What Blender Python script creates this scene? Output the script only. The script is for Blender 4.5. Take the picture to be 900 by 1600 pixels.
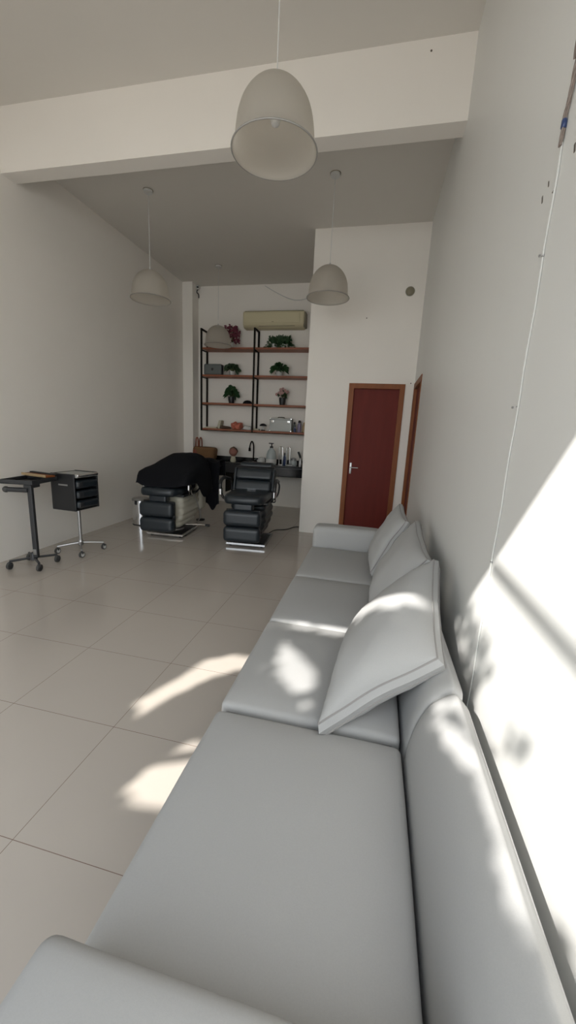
import bpy, bmesh, math, random
from mathutils import Vector, Matrix, noise
random.seed(7)
PI = math.pi
for o in list(bpy.data.objects): bpy.data.objects.remove(o)
SC = bpy.context.scene
COL = SC.collection

# ------------------------------------------------------------------ camera
def cam_axes(yaw, pitch, roll):
    cy, sy, cp, sp = math.cos(yaw), math.sin(yaw), math.cos(pitch), math.sin(pitch)
    f = Vector((sy*cp, cy*cp, sp)); r = Vector((cy, -sy, 0)); u = r.cross(f)
    c, s = math.cos(roll), math.sin(roll)
    return c*r + s*u, -s*r + c*u, f
r_, u_, f_ = cam_axes(-.2124, -.2105, .0485)
cam = bpy.data.objects.new('camera', bpy.data.cameras.new('camera')); COL.objects.link(cam)
m = Matrix((( r_.x, u_.x, -f_.x, 0), (r_.y, u_.y, -f_.y, 0), (r_.z, u_.z, -f_.z, 1.6), (0, 0, 0, 1)))
cam.matrix_world = m
cam.data.sensor_fit = 'VERTICAL'; cam.data.sensor_height = 36; cam.data.lens = 592/1600*36
cam.data.clip_start = .02
SC.camera = cam

# ------------------------------------------------------------------ light
SUN_DIR = Vector((.8, 1.0, -1.1))
w = bpy.data.worlds.new('sky'); SC.world = w; w.use_nodes = True
bg = w.node_tree.nodes['Background']; bg.inputs[1].default_value = 2.65
_tc = w.node_tree.nodes.new('ShaderNodeTexCoord'); _sx = w.node_tree.nodes.new('ShaderNodeSeparateXYZ'); _cr = w.node_tree.nodes.new('ShaderNodeValToRGB')
w.node_tree.links.new(_tc.outputs['Generated'], _sx.inputs[0]); w.node_tree.links.new(_sx.outputs[2], _cr.inputs[0]); w.node_tree.links.new(_cr.outputs[0], bg.inputs[0])
_cr.color_ramp.elements[0].color = (1.19, 1.235, 1.24, 1); _cr.color_ramp.elements[1].color = (.54, .63, .78, 1); _cr.color_ramp.elements[1].position = .9
sl = bpy.data.lights.new('sun', 'SUN'); sl.energy = 8.4; sl.angle = math.radians(.5); sl.color = (1, .965, .915)
so = bpy.data.objects.new('sun', sl); COL.objects.link(so); so.location = (-6, -8, 10)
so.rotation_euler = SUN_DIR.to_track_quat('-Z', 'Y').to_euler()
vs = SC.view_settings; vs.view_transform = 'Standard'; vs.look = 'None'; vs.gamma = 1; vs.exposure = 0; vs.use_curve_mapping = False

# ------------------------------------------------------------------ room numbers
XR, XL, YP, YB, ZC, ZF = .478, -3.98, 5.90, 7.82, 4.37, 4.60
YF = -.8; ZLIN = 3.812; XJ = -3.55; XFL = -4.3

# ------------------------------------------------------------------ materials
def mat(name, col, rough=.6, metal=0, spec=.5, noise_amt=0, nscale=8, bump=0, bscale=60, alpha=1, coat=0, trans=0, stretch=None, sheen=0):
    mt = bpy.data.materials.new(name); mt.use_nodes = True
    nt = mt.node_tree; b = nt.nodes['Principled BSDF']
    b.inputs['Base Color'].default_value = (*col, 1); b.inputs['Roughness'].default_value = rough
    b.inputs['Metallic'].default_value = metal; b.inputs['Specular IOR Level'].default_value = spec
    b.inputs['Alpha'].default_value = alpha; b.inputs['Coat Weight'].default_value = coat
    b.inputs['Transmission Weight'].default_value = trans
    if sheen: b.inputs['Sheen Weight'].default_value = sheen
    if noise_amt or bump:
        tc = nt.nodes.new('ShaderNodeTexCoord'); mp = nt.nodes.new('ShaderNodeMapping')
        nt.links.new(tc.outputs['Object'], mp.inputs[0])
        if stretch: mp.inputs['Scale'].default_value = stretch
    if noise_amt:
        n = nt.nodes.new('ShaderNodeTexNoise'); n.inputs['Scale'].default_value = nscale; n.inputs['Detail'].default_value = 5
        nt.links.new(mp.outputs[0], n.inputs['Vector'])
        mx = nt.nodes.new('ShaderNodeMix'); mx.data_type = 'RGBA'
        a = [max(0, c*(1-noise_amt)) for c in col]; c2 = [min(1, c*(1+noise_amt)) for c in col]
        mx.inputs[6].default_value = (*a, 1); mx.inputs[7].default_value = (*c2, 1)
        nt.links.new(n.outputs['Fac'], mx.inputs[0]); nt.links.new(mx.outputs[2], b.inputs['Base Color'])
    if bump:
        n2 = nt.nodes.new('ShaderNodeTexNoise'); n2.inputs['Scale'].default_value = bscale; n2.inputs['Detail'].default_value = 3
        nt.links.new(mp.outputs[0], n2.inputs['Vector'])
        bp = nt.nodes.new('ShaderNodeBump'); bp.inputs['Strength'].default_value = bump; bp.inputs['Distance'].default_value = .01
        nt.links.new(n2.outputs['Fac'], bp.inputs['Height']); nt.links.new(bp.outputs[0], b.inputs['Normal'])
    return mt

M = {}
M['wall'] = mat('white_wall_paint', (.86, .82, .76), .55, noise_amt=.025, nscale=2, bump=.05, bscale=25)
M['wall_r'] = mat('white_gloss_wall_paint', (.77, .77, .745), .42, noise_amt=.03, nscale=1.6, bump=.12, bscale=5, stretch=(1, 1, .35))
M['ceil'] = mat('ceiling_paint', (.69, .66, .61), .7, noise_amt=.02, nscale=2)
M['concrete'] = mat('pavement_concrete', (.44, .405, .36), .9, noise_amt=.15, nscale=3)
M['linen'] = mat('pale_grey_linen', (.418, .418, .412), .95, spec=.15, noise_amt=.05, nscale=260, bump=.07, bscale=900)
M['seam'] = mat('grey_piping', (.31, .30, .29), .95, spec=.2)
M['door'] = mat('mahogany_door', (.15, .022, .015), .6, spec=.25, noise_amt=.22, nscale=5, stretch=(3, 3, .35))
M['casing'] = mat('varnished_casing_wood', (.25, .080, .024), .5, spec=.3, noise_amt=.25, nscale=6, stretch=(4, 4, .5))
M['shelfwood'] = mat('reddish_shelf_wood', (.29, .095, .045), .5, noise_amt=.25, nscale=6, stretch=(.6, 5, 5))
M['iron'] = mat('dark_bronze_iron', (.012, .008, .005), .7, spec=.2)
M['black'] = mat('black_leatherette', (.014, .020, .026), .38, spec=.55, bump=.08, bscale=120)
M['blackp'] = mat('black_plastic', (.012, .013, .015), .4)
M['cloth'] = mat('black_cloth', (.006, .0065, .009), .9, spec=.2)
M['cream'] = mat('cream_leatherette', (.66, .63, .53), .45, noise_amt=.03)
M['chrome'] = mat('chrome', (.75, .75, .76), .12, metal=1)
M['steel'] = mat('brushed_steel', (.42, .42, .42), .35, metal=.9)
M['trol'] = mat('charcoal_metal', (.050, .052, .056), .45, metal=.4)
M['granite'] = mat('black_granite', (.008, .008, .010), .2, noise_amt=.3, nscale=60)
M['acream'] = mat('yellowed_plastic', (.62, .56, .37), .5)
M['acdark'] = mat('aged_grey_plastic', (.24, .215, .15), .5)
M['white'] = mat('white_ceramic', (.62, .62, .60), .3)
M['leaf'] = mat('dark_green_leaf', (.018, .060, .018), .5, noise_amt=.4, nscale=30)
M['leaf2'] = mat('variegated_green_leaf', (.045, .085, .040), .5, noise_amt=.6, nscale=50)
M['stem'] = mat('plant_stem', (.07, .09, .03), .7)
M['purple'] = mat('purple_petal', (.13, .012, .035), .6)
M['pink'] = mat('dusty_pink_petal', (.46, .28, .26), .7)
M['pinkc'] = mat('salmon_patterned_cloth', (.50, .15, .10), .9, noise_amt=.7, nscale=26)
M['grey'] = mat('grey_speaker_cloth', (.13, .145, .14), .7, noise_amt=.1, nscale=100)
M['alu'] = mat('aluminium_case', (.42, .43, .41), .45, metal=.15)
M['wicker'] = mat('brown_wicker', (.20, .105, .045), .8, noise_amt=.45, nscale=45, stretch=(1, 1, 4), bump=.4, bscale=60)
M['leather'] = mat('tan_leather', (.23, .06, .03), .6)
M['soap'] = mat('clear_soap_bottle', (.50, .55, .55), .15, alpha=.8)
M['blue'] = mat('dark_blue_plastic', (.02, .04, .12), .3)
M['lilac'] = mat('lilac_bottle', (.28, .24, .36), .4)
M['tan'] = mat('tan_bottle', (.45, .32, .17), .4)
M['brown'] = mat('brown_cloth', (.10, .065, .045), .8)
M['skin'] = mat('pinkish_brown_ornament', (.30, .13, .10), .6, noise_amt=.5, nscale=18)
M['rubber'] = mat('grey_castor_rubber', (.06, .06, .058), .6)
M['whitep'] = mat('white_plastic', (.60, .60, .58), .45)
M['wire'] = mat('twisted_brown_wire', (.20, .16, .135), .6, noise_amt=.6, nscale=60)
M['bark'] = mat('bark', (.10, .075, .05), .9, noise_amt=.3, nscale=10)
M['treeleaf'] = mat('sun_mask_leaf', (.05, .085, .03), .6, noise_amt=.3, nscale=9)  # leaves of the added tree that masks the sun
M['hole'] = mat('chipped_plaster', (.10, .085, .07), .9)
M['paper'] = mat('cream_cloth', (.52, .49, .38), .9)

def lamp_mat():
    mt = bpy.data.materials.new('milky_acrylic'); mt.use_nodes = True; nt = mt.node_tree
    b = nt.nodes['Principled BSDF']; b.inputs['Base Color'].default_value = (.66, .635, .59, 1); b.inputs['Roughness'].default_value = .3
    tl = nt.nodes.new('ShaderNodeBsdfTranslucent'); tl.inputs[0].default_value = (.92, .89, .84, 1)
    tr = nt.nodes.new('ShaderNodeBsdfTransparent'); tr.inputs[0].default_value = (.8, .8, .79, 1)
    m1 = nt.nodes.new('ShaderNodeMixShader'); m1.inputs[0].default_value = .72
    m2 = nt.nodes.new('ShaderNodeMixShader'); m2.inputs[0].default_value = .25
    nt.links.new(b.outputs[0], m1.inputs[1]); nt.links.new(tl.outputs[0], m1.inputs[2])
    nt.links.new(m1.outputs[0], m2.inputs[1]); nt.links.new(tr.outputs[0], m2.inputs[2])
    nt.links.new(m2.outputs[0], nt.nodes['Material Output'].inputs[0]); return mt
M['lamp'] = lamp_mat()

def floor_mat():
    mt = bpy.data.materials.new('polished_beige_tile'); mt.use_nodes = True; nt = mt.node_tree; N = nt.nodes.new; L = nt.links.new
    b = nt.nodes['Principled BSDF']; b.inputs['Roughness'].default_value = .13; b.inputs['Specular IOR Level'].default_value = .6
    tc = N('ShaderNodeTexCoord'); sp = N('ShaderNodeSeparateXYZ'); L(tc.outputs['Object'], sp.inputs[0])
    def line(out, off, size):
        a = N('ShaderNodeMath'); a.operation = 'SUBTRACT'; L(out, a.inputs[0]); a.inputs[1].default_value = off - 50*size
        d = N('ShaderNodeMath'); d.operation = 'DIVIDE'; L(a.outputs[0], d.inputs[0]); d.inputs[1].default_value = size
        fr = N('ShaderNodeMath'); fr.operation = 'FRACT'; L(d.outputs[0], fr.inputs[0])
        s = N('ShaderNodeMath'); s.operation = 'SUBTRACT'; L(fr.outputs[0], s.inputs[0]); s.inputs[1].default_value = .5
        ab = N('ShaderNodeMath'); ab.operation = 'ABSOLUTE'; L(s.outputs[0], ab.inputs[0])
        g = N('ShaderNodeMath'); g.operation = 'GREATER_THAN'; L(ab.outputs[0], g.inputs[0]); g.inputs[1].default_value = .5 - .0013/size
        return g
    gx = line(sp.outputs[0], -1.228, .6515); gy = line(sp.outputs[1], 1.518, .5945)
    mxm = N('ShaderNodeMath'); mxm.operation = 'MAXIMUM'; L(gx.outputs[0], mxm.inputs[0]); L(gy.outputs[0], mxm.inputs[1])
    n = N('ShaderNodeTexNoise'); n.inputs['Scale'].default_value = 1.5; n.inputs['Detail'].default_value = 6; L(tc.outputs['Object'], n.inputs['Vector'])
    c1 = N('ShaderNodeMix'); c1.data_type = 'RGBA'; c1.inputs[6].default_value = (.50, .45, .395, 1); c1.inputs[7].default_value = (.54, .49, .435, 1); L(n.outputs['Fac'], c1.inputs[0])
    c2 = N('ShaderNodeMix'); c2.data_type = 'RGBA'; L(c1.outputs[2], c2.inputs[6]); c2.inputs[7].default_value = (.22, .15, .12, 1); L(mxm.outputs[0], c2.inputs[0])
    L(c2.outputs[2], b.inputs['Base Color']); return mt
M['floor'] = floor_mat()

# ------------------------------------------------------------------ mesh helpers
class MB:
    def __init__(s): s.v = []; s.f = []
    def add(s, v, f):
        k = len(s.v); s.v += [tuple(p) for p in v]; s.f += [tuple(i+k for i in q) for q in f]; return s
    def box(s, x0, x1, y0, y1, z0, z1):
        v = [(x, y, z) for x in (x0, x1) for y in (y0, y1) for z in (z0, z1)]
        return s.add(v, [(0,1,3,2),(4,6,7,5),(0,4,5,1),(2,3,7,6),(0,2,6,4),(1,5,7,3)])
    def rbox(s, x0, x1, y0, y1, z0, z1, r, n=4, puff=0, pside=0, seg=10, fn=None):
        """box with rounded edges; puff swells the top, pside swells the sides"""
        cx, cy, cz = (x0+x1)/2, (y0+y1)/2, (z0+z1)/2; hx, hy, hz = (x1-x0)/2, (y1-y0)/2, (z1-z0)/2
        r = min(r, hx*.999, hy*.999, hz*.999)
        def axis(h):
            a = [-h + r*(1-math.cos(PI/2*i/n)) for i in range(n)]   # edge ring samples
            m_ = [-h + r + (2*h-2*r)*i/seg for i in range(seg+1)]
            return a + m_ + [-q for q in reversed(a)]
        ax, ay, az = axis(hx), axis(hy), axis(hz); pts = {}; V = []; F = []
        def P(p):
            q = Vector((max(-hx+r, min(hx-r, p[0])), max(-hy+r, min(hy-r, p[1])), max(-hz+r, min(hz-r, p[2]))))
            d = Vector(p) - q
            if d.length > 1e-9: q = q + d.normalized()*r
            u, v, t = q.x/hx, q.y/hy, q.z/hz
            k = (1-u**4)*(1-v**4)
            if puff: q.z += puff*max(0, t)*k
            if pside: q.x += pside*u*(1-t*t)*(1-v*v); q.y += pside*v*(1-t*t)*(1-u*u)
            q = q + Vector((cx, cy, cz))
            return fn(q) if fn else q
        def vid(p):
            key = tuple(round(c, 6) for c in p)
            if key not in pts: pts[key] = len(V); V.append(P(p))
            return pts[key]
        def face(A, B, mk, flip):
            for i in range(len(A)-1):
                for j in range(len(B)-1):
                    q = [vid(mk(A[i], B[j])), vid(mk(A[i+1], B[j])), vid(mk(A[i+1], B[j+1])), vid(mk(A[i], B[j+1]))]
                    if len(set(q)) == 4: F.append(tuple(q[::-1] if flip else q))
        face(ax, ay, lambda a, b: (a, b, hz), False); face(ax, ay, lambda a, b: (a, b, -hz), True)
        face(ax, az, lambda a, b: (a, -hy, b), False); face(ax, az, lambda a, b: (a, hy, b), True)
        face(ay, az, lambda a, b: (hx, a, b), False); face(ay, az, lambda a, b: (-hx, a, b), True)
        return s.add(V, F)
    def tube(s, pts, r, seg=8, closed=False, radii=None):
        pts = [Vector(p) for p in pts]; n = len(pts); V = []; F = []; prev = None
        for i, p in enumerate(pts):
            a = pts[(i-1) % n] if (closed or i > 0) else p; b = pts[(i+1) % n] if (closed or i < n-1) else p
            t = (b-a).normalized()
            if prev is None: nrm = t.orthogonal().normalized()
            else:
                nrm = prev - t*prev.dot(t); nrm = nrm.normalized() if nrm.length > 1e-6 else t.orthogonal().normalized()
            prev = nrm; bn = t.cross(nrm); rr = radii[i] if radii else r
            for k in range(seg):
                an = 2*PI*k/seg; V.append(p + (nrm*math.cos(an) + bn*math.sin(an))*rr)
        for i in range(n if closed else n-1):
            j = (i+1) % n
            for k in range(seg): F.append((i*seg+k, i*seg+(k+1) % seg, j*seg+(k+1) % seg, j*seg+k))
        if not closed: F.append(tuple(range(seg))[::-1]); F.append(tuple((n-1)*seg+k for k in range(seg)))
        return s.add(V, F)
    def lathe(s, prof, c=(0,0,0), seg=24, cap=True):
        V = []; F = []
        for (r, z) in prof:
            for k in range(seg): V.append((c[0]+r*math.cos(2*PI*k/seg), c[1]+r*math.sin(2*PI*k/seg), c[2]+z))
        for i in range(len(prof)-1):
            for k in range(seg): F.append((i*seg+k, i*seg+(k+1) % seg, (i+1)*seg+(k+1) % seg, (i+1)*seg+k))
        if cap: F.append(tuple(range(seg))[::-1]); F.append(tuple((len(prof)-1)*seg+k for k in range(seg)))
        return s.add(V, F)
    def ball(s, c, rx, ry=None, rz=None, seg=14, rings=9, fn=None):
        ry = ry or rx; rz = rz or rx; V = []; F = []
        for i in range(rings+1):
            th = PI*i/rings
            for k in range(seg):
                d = Vector((math.sin(th)*math.cos(2*PI*k/seg), math.sin(th)*math.sin(2*PI*k/seg), math.cos(th)))
                q = Vector((c[0]+rx*d.x, c[1]+ry*d.y, c[2]+rz*d.z)); V.append(fn(q) if fn else q)
        for i in range(rings):
            for k in range(seg): F.append((i*seg+k, (i+1)*seg+k, (i+1)*seg+(k+1) % seg, i*seg+(k+1) % seg))
        return s.add(V, F)
    def leaf(s, base, d, up, L, W, fold=.25, droop=.3):
        d = Vector(d).normalized(); up = Vector(up); side = d.cross(up)
        if side.length < 1e-4: side = d.orthogonal()
        side.normalize(); up = side.cross(d); b = Vector(base)
        row = [(0, .06), (.3, .85), (.6, 1), (.85, .55), (1, .03)]; V = []
        for t, ww in row:
            c = b + d*L*t - Vector((0, 0, 1))*droop*L*t*t
            V += [c - side*W/2*ww + up*fold*W*ww*.5, c, c + side*W/2*ww + up*fold*W*ww*.5]
        F = []
        for i in range(4):
            a = i*3; F += [(a, a+1, a+4, a+3), (a+1, a+2, a+5, a+4)]
        return s.add(V, F)
    def build(s, name, material, parent=None, smooth=True, loc=(0,0,0), label=None, kind=None, bevel=0):
        me = bpy.data.meshes.new(name); me.from_pydata([tuple(v) for v in s.v], [], s.f); me.update()
        bm = bmesh.new(); bm.from_mesh(me); bmesh.ops.remove_doubles(bm, verts=bm.verts, dist=1e-5)
        bmesh.ops.recalc_face_normals(bm, faces=bm.faces)
        bm.to_mesh(me); bm.free()
        if smooth:
            me.shade_smooth(); me.set_sharp_from_angle(angle=math.radians(38))
        me.materials.append(material)
        o = bpy.data.objects.new(name, me); COL.objects.link(o); o.location = loc
        if parent: o.parent = parent
        if label: o['label'] = label
        if kind: o['kind'] = kind
        if bevel:
            bv = o.modifiers.new('bevel', 'BEVEL'); bv.width = bevel; bv.segments = 2; bv.limit_method = 'ANGLE'
        return o

def thing(name, label, cat, loc=(0,0,0), rz=0, group=None):
    o = bpy.data.objects.new(name, None); COL.objects.link(o); o.empty_display_size = .05
    o.location = loc; o.rotation_euler = (0, 0, rz); tag(o, label, cat, group); return o
def tag(o, label, cat, group=None):
    o['label'] = label; o['category'] = cat
    if group: o['group'] = group
    return o
def struct(name, mb, m_, parent=None, bevel=0):
    o = mb.build(name, m_, parent, smooth=False, bevel=bevel)
    if not parent: o['kind'] = 'structure'
    return o
def copy_tree(o, parent=None):
    c = o.copy(); COL.objects.link(c)
    if parent: c.parent = parent
    for ch in list(o.children): copy_tree(ch, c)
    return c
def arc(c, r, a0, a1, n, plane='xz'):
    out = []
    for i in range(n+1):
        a = a0 + (a1-a0)*i/n; p = r*math.cos(a); q = r*math.sin(a)
        out.append((c[0]+p, c[1], c[2]+q) if plane == 'xz' else (c[0], c[1]+p, c[2]+q) if plane == 'yz' else (c[0]+p, c[1]+q, c[2]))
    return out
def smooth_path(pts, n=6):
    P = [Vector(p) for p in pts]; out = []
    for i in range(len(P)-1):
        p0 = P[max(0, i-1)]; p1 = P[i]; p2 = P[i+1]; p3 = P[min(len(P)-1, i+2)]
        for k in range(n):
            t = k/n; out.append(.5*((2*p1)+(-p0+p2)*t+(2*p0-5*p1+4*p2-p3)*t*t+(-p0+3*p1-3*p2+p3)*t**3))
    return out + [P[-1]]

# ================================================================== structure
struct('floor', MB().box(-4.5, .7, YF, 8.0, -.12, 0), M['floor'])
struct('trim_1', MB().box(-12, 12, -14, YF, -.16, -.04), M['concrete'])          # pavement outside the shopfront
struct('ceiling', MB().box(-4.4, .7, YF-.1, 3.75, ZF, ZF+.15).box(-4.1, .7, 3.75, 8.0, ZC, ZC+.38), M['ceil'])
struct('trim_2', MB().box(-4.4, XR, 3.73, 3.905, 4.035, ZF), M['wall'])          # the cross beam
struct('wall_left', MB().box(XL-.15, XL, 3.24, 8.0, 0, ZF), M['wall'])
struct('wall_front_left', MB().box(XFL-.15, XFL, YF-.1, 3.24, 0, ZF).box(XFL-.15, XL-.15, 3.24, 3.39, 0, ZF), M['wall'])
struct('wall_right', MB().box(XR, XR+.15, YF-.1, 4.95, 0, ZF).box(XR, XR+.15, 4.95, YP, 2.34, ZF).box(XR, XR+.15, YP, 8, 0, ZF), M['wall_r'])
struct('wall_back', MB().box(XL-.15, -1.0, YB, YB+.18, 0, ZC), M['wall'])
struct('wall_partition', MB().box(-1.075, -.44, YP, YP+.15, 0, ZC).box(.352, XR, YP, YP+.15, 0, ZC).box(-.44, .352, YP, YP+.15, 2.33, ZC)
       .box(-1.075, -.92, YP+.15, YB, 0, ZC), M['wall'])
struct('trim_3', MB().box(XL, -3.765, 7.55, YB, 0, ZC), M['wall'])                # corner column
struct('wall_front', MB().box(XFL-.15, XJ, YF-.12, YF, 0, ZF).box(XJ, XR+.15, YF-.12, YF, ZLIN, ZF), M['wall'])
struct('trim_4', MB().box(-1.467, -1.439, -2.9, YF-.12, 3.776, 3.804), M['trol'])       # awning arm outside

# ---- doors
d1 = bpy.data.objects.new('door_1', None); COL.objects.link(d1); d1['kind'] = 'structure'; d1.location = (0, YP, 0)
MB().box(-.372, .284, .035, .07, .005, 2.258).build('door_leaf', M['door'], d1, smooth=False)
MB().box(-.442, -.370, -.018, .075, 0, 2.33).box(.282, .354, -.018, .075, 0, 2.33).box(-.370, .282, -.018, .075, 2.258, 2.33).build('door_frame', M['casing'], d1, smooth=False, bevel=.004)
hd = MB().rbox(-.345, -.312, .026, .036, 1.0, 1.17, .004, 2, seg=2).build('handle_plate', M['steel'], d1)
MB().tube(smooth_path([(-.328, .03, 1.10), (-.328, -.02, 1.10), (-.30, -.03, 1.10), (-.215, -.025, 1.10)], 4), .008).build('door_handle', M['steel'], d1)
d2 = bpy.data.objects.new('door_2', None); COL.objects.link(d2); d2['kind'] = 'structure'; d2.location = (XR, 0, 0)
MB().box(.035, .07, 5.03, 5.82, .005, 2.262).build('door_leaf', M['door'], d2, smooth=False)
MB().box(-.006, .07, 4.955, 5.03, 0, 2.338).box(-.006, .07, 5.82, 5.893, 0, 2.338).box(-.006, .07, 5.03, 5.82, 2.262, 2.338).build('door_frame', M['casing'], d2, smooth=False, bevel=.003)

# ================================================================== sofas
def back_profile(x_in, x_out, z0, z1, y0, y1, mb, n=14):
    """long sofa back: vertical-ish inner face, fully rounded top"""
    prof = [(x_in, z0), (x_in+.012, z0+(z1-z0)*.35), (x_in+.035, z0+(z1-z0)*.62), (x_in+.075, z0+(z1-z0)*.84), (x_in+.12, z0+(z1-z0)*.95),
            (x_in+.155, z1), (x_out-.028, z1-.012), (x_out-.008, z1-.035), (x_out, z1-.08), (x_out, z0)]
    P = smooth_path([(p[0], 0, p[1]) for p in prof], 3); V = []; F = []; L = y1-y0; r = .05
    st = [0, .12, .3, .6, 1]; ys = [(y0 + r*t, 1 - (1-math.sqrt(max(0, 1-(1-t)**2)))*.13) for t in st]
    ys += [(y0 + r + (L-2*r)*i/12, 1) for i in range(1, 12)] + [(y1 - r*t, 1 - (1-math.sqrt(max(0, 1-(1-t)**2)))*.13) for t in reversed(st)]
    c = Vector(((x_in+x_out)/2, 0, (z0+z1)/2))
    for (y, k) in ys:
        for p in P:
            q = c + (p-c)*k; V.append((q.x, y, q.z))
    m_ = len(P)
    for i in range(len(ys)-1):
        for j in range(m_-1): F.append((i*m_+j, i*m_+j+1, (i+1)*m_+j+1, (i+1)*m_+j))
        F.append((i*m_+m_-1, i*m_, (i+1)*m_, (i+1)*m_+m_-1))
    F.append(tuple(range(m_))); F.append(tuple((len(ys)-1)*m_+j for j in range(m_))[::-1])
    return mb.add(V, F)
def seam_loop(x0, x1, y0, y1, z, r=.003):
    k = .03
    p = [(x0+k, y0, z), (x1-k, y0, z), (x1, y0+k, z), (x1, y1-k, z), (x1-k, y1, z), (x0+k, y1, z), (x0, y1-k, z), (x0, y0+k, z)]
    return MB().tube(p, r, 6, closed=True)
def wrinkle(q):
    q = Vector(q); n = noise.noise(Vector((q.x*5, q.y*5, q.z*5))); q.z += .004*n if q.z > .4 else 0; return q
def make_sofa(name, label, seats, y0, y1, arm_near, arm_far):
    t = thing(name, label, 'sofa')
    MB().rbox(-.49, .40, y0+.01, y1-.01, .07, .26, .02, 3).build('sofa_base', M['linen'], t)
    for (a, b) in seats:
        c = MB().rbox(-.548, .206, a+.003, b-.003, .255, .437, .025, 4, puff=.022, pside=.006, fn=wrinkle).build('seat_cushion', M['linen'], t)
        seam_loop(-.549, .204, a+.004, b-.004, .405).build('piping', M['seam'], c)
    back_profile(.208, .408, .262, .715, y0, y1, MB()).build('sofa_back', M['linen'], t)
    if arm_near: MB().rbox(-.56, .203, y0, arm_near, .262, .60, .035, 4, puff=.008, fn=wrinkle).build('armrest', M['linen'], t)
    if arm_far: MB().rbox(-.545, .197, arm_far, y1, .262, .645, .05, 4, puff=.01).build('armrest', M['linen'], t)
    for x in (-.44, .34):
        for y in (y0+.07, y1-.07): MB().lathe([(.018, 0), (.024, .072)], (x, y, 0), 12).build('leg', M['blackp'], t)
    return t
make_sofa('sofa', 'near pale grey sofa section with bare low back, filling the foreground', [(.475, 1.316)], .16, 1.318, .47, None)
make_sofa('sofa', 'far pale grey three-seat sofa section ending at the low arm before the door', [(1.338, 2.12), (2.124, 2.91), (2.914, 3.77)], 1.332, 4.0, None, 3.775)

def pillow(label, BN, BF, TN, TF, T, seed=0, gus=.045, name='back_cushion'):
    BN, BF, TN, TF = map(Vector, (BN, BF, TN, TF)); n = 26
    nrm = ((TF-BN).cross(TN-BF)).normalized()
    if nrm.x > 0: nrm = -nrm
    cen = (BN+BF+TN+TF)/4
    root = thing(name, label, 'cushion', tuple(cen), group=None)
    def base(u, v):                                   # u along bottom/top (near->far), v from bottom to top
        a, b = (u+1)/2, (v+1)/2
        p = BN*(1-a)*(1-b) + BF*a*(1-b) + TN*(1-a)*b + TF*a*b
        # edges pinch in between the corners a little
        pin = .06; p = p + (cen-p)*pin*((1-u*u)*(abs(v)**3) + (1-v*v)*(abs(u)**3))
        return p - cen
    def h(u, v):
        k = max(0, (1-abs(u)**2.2))*max(0, (1-abs(v)**2.2)); return k**.5
    mb = MB(); V = []; F = []
    ts = [math.sin(PI/2*(-1+2*i/n)) for i in range(n+1)]
    for s in (1, -1):
        k0 = len(V)
        for i, u in enumerate(ts):
            for j, v in enumerate(ts):
                d = (gus/2 + ((T/2 if s == 1 else T*.34)-gus/2)*h(u, v))*s
                w_ = noise.noise(Vector((u*2.2+seed, v*2.2, s)))*.012*h(u, v)
                # small creases running off the seams
                e = max(abs(u), abs(v)); w_ += .007*math.sin((u if abs(v) > abs(u) else v)*38+seed)*max(0, e-.6)*2.2*(1-e)**.5 if e < 1 else 0
                V.append(base(u, v) + nrm*(d + w_*s + .010*noise.noise(Vector((u*1.7+seed*3, v*1.7, 4)))))
        for i in range(n):
            for j in range(n):
                q = [k0+i*(n+1)+j, k0+(i+1)*(n+1)+j, k0+(i+1)*(n+1)+j+1, k0+i*(n+1)+j+1]
                F.append(tuple(q if s == 1 else q[::-1]))
    ring = [i*(n+1) for i in range(n+1)] + [n*(n+1)+j for j in range(1, n+1)] + [i*(n+1)+n for i in range(n-1, -1, -1)] + [j for j in range(n-1, 0, -1)]
    off = (n+1)**2; m_ = len(ring)
    # gusset with a belly
    mid = []
    for r in ring:
        p = (V[r] + V[r+off])/2; mid.append(len(V)); V.append(p*1.045)
    for i in range(m_):
        j = (i+1) % m_; F.append((ring[i], ring[j], mid[j], mid[i])); F.append((mid[i], mid[j], ring[j]+off, ring[i]+off))
    mb.add(V, F); mb.build('cushion_body', M['linen'], root)
    for s in (0, off):
        MB().tube([V[r+s] for r in ring], .0045, 6, closed=True).build('piping', M['seam'], root)
    return root
pillow('largest pale grey back cushion, slumped forward onto the second seat in the sunlight', (-.095, 1.285, .462), (.0, 2.0, .52), (.335, 1.44, .735), (.385, 2.07, .94), .31, 1, .055)
pillow('pale grey back cushion leaning on the wall behind the largest slumped one', (.08, 2.16, .50), (.11, 2.82, .50), (.375, 2.22, .90), (.375, 2.94, .965), .22, 5, .05)
pillow('farthest pale grey back cushion, standing by the far arm in front of the doors', (.08, 2.98, .50), (.05, 3.58, .50), (.33, 3.22, .90), (.305, 3.68, .96), .19, 9, .045)

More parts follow.
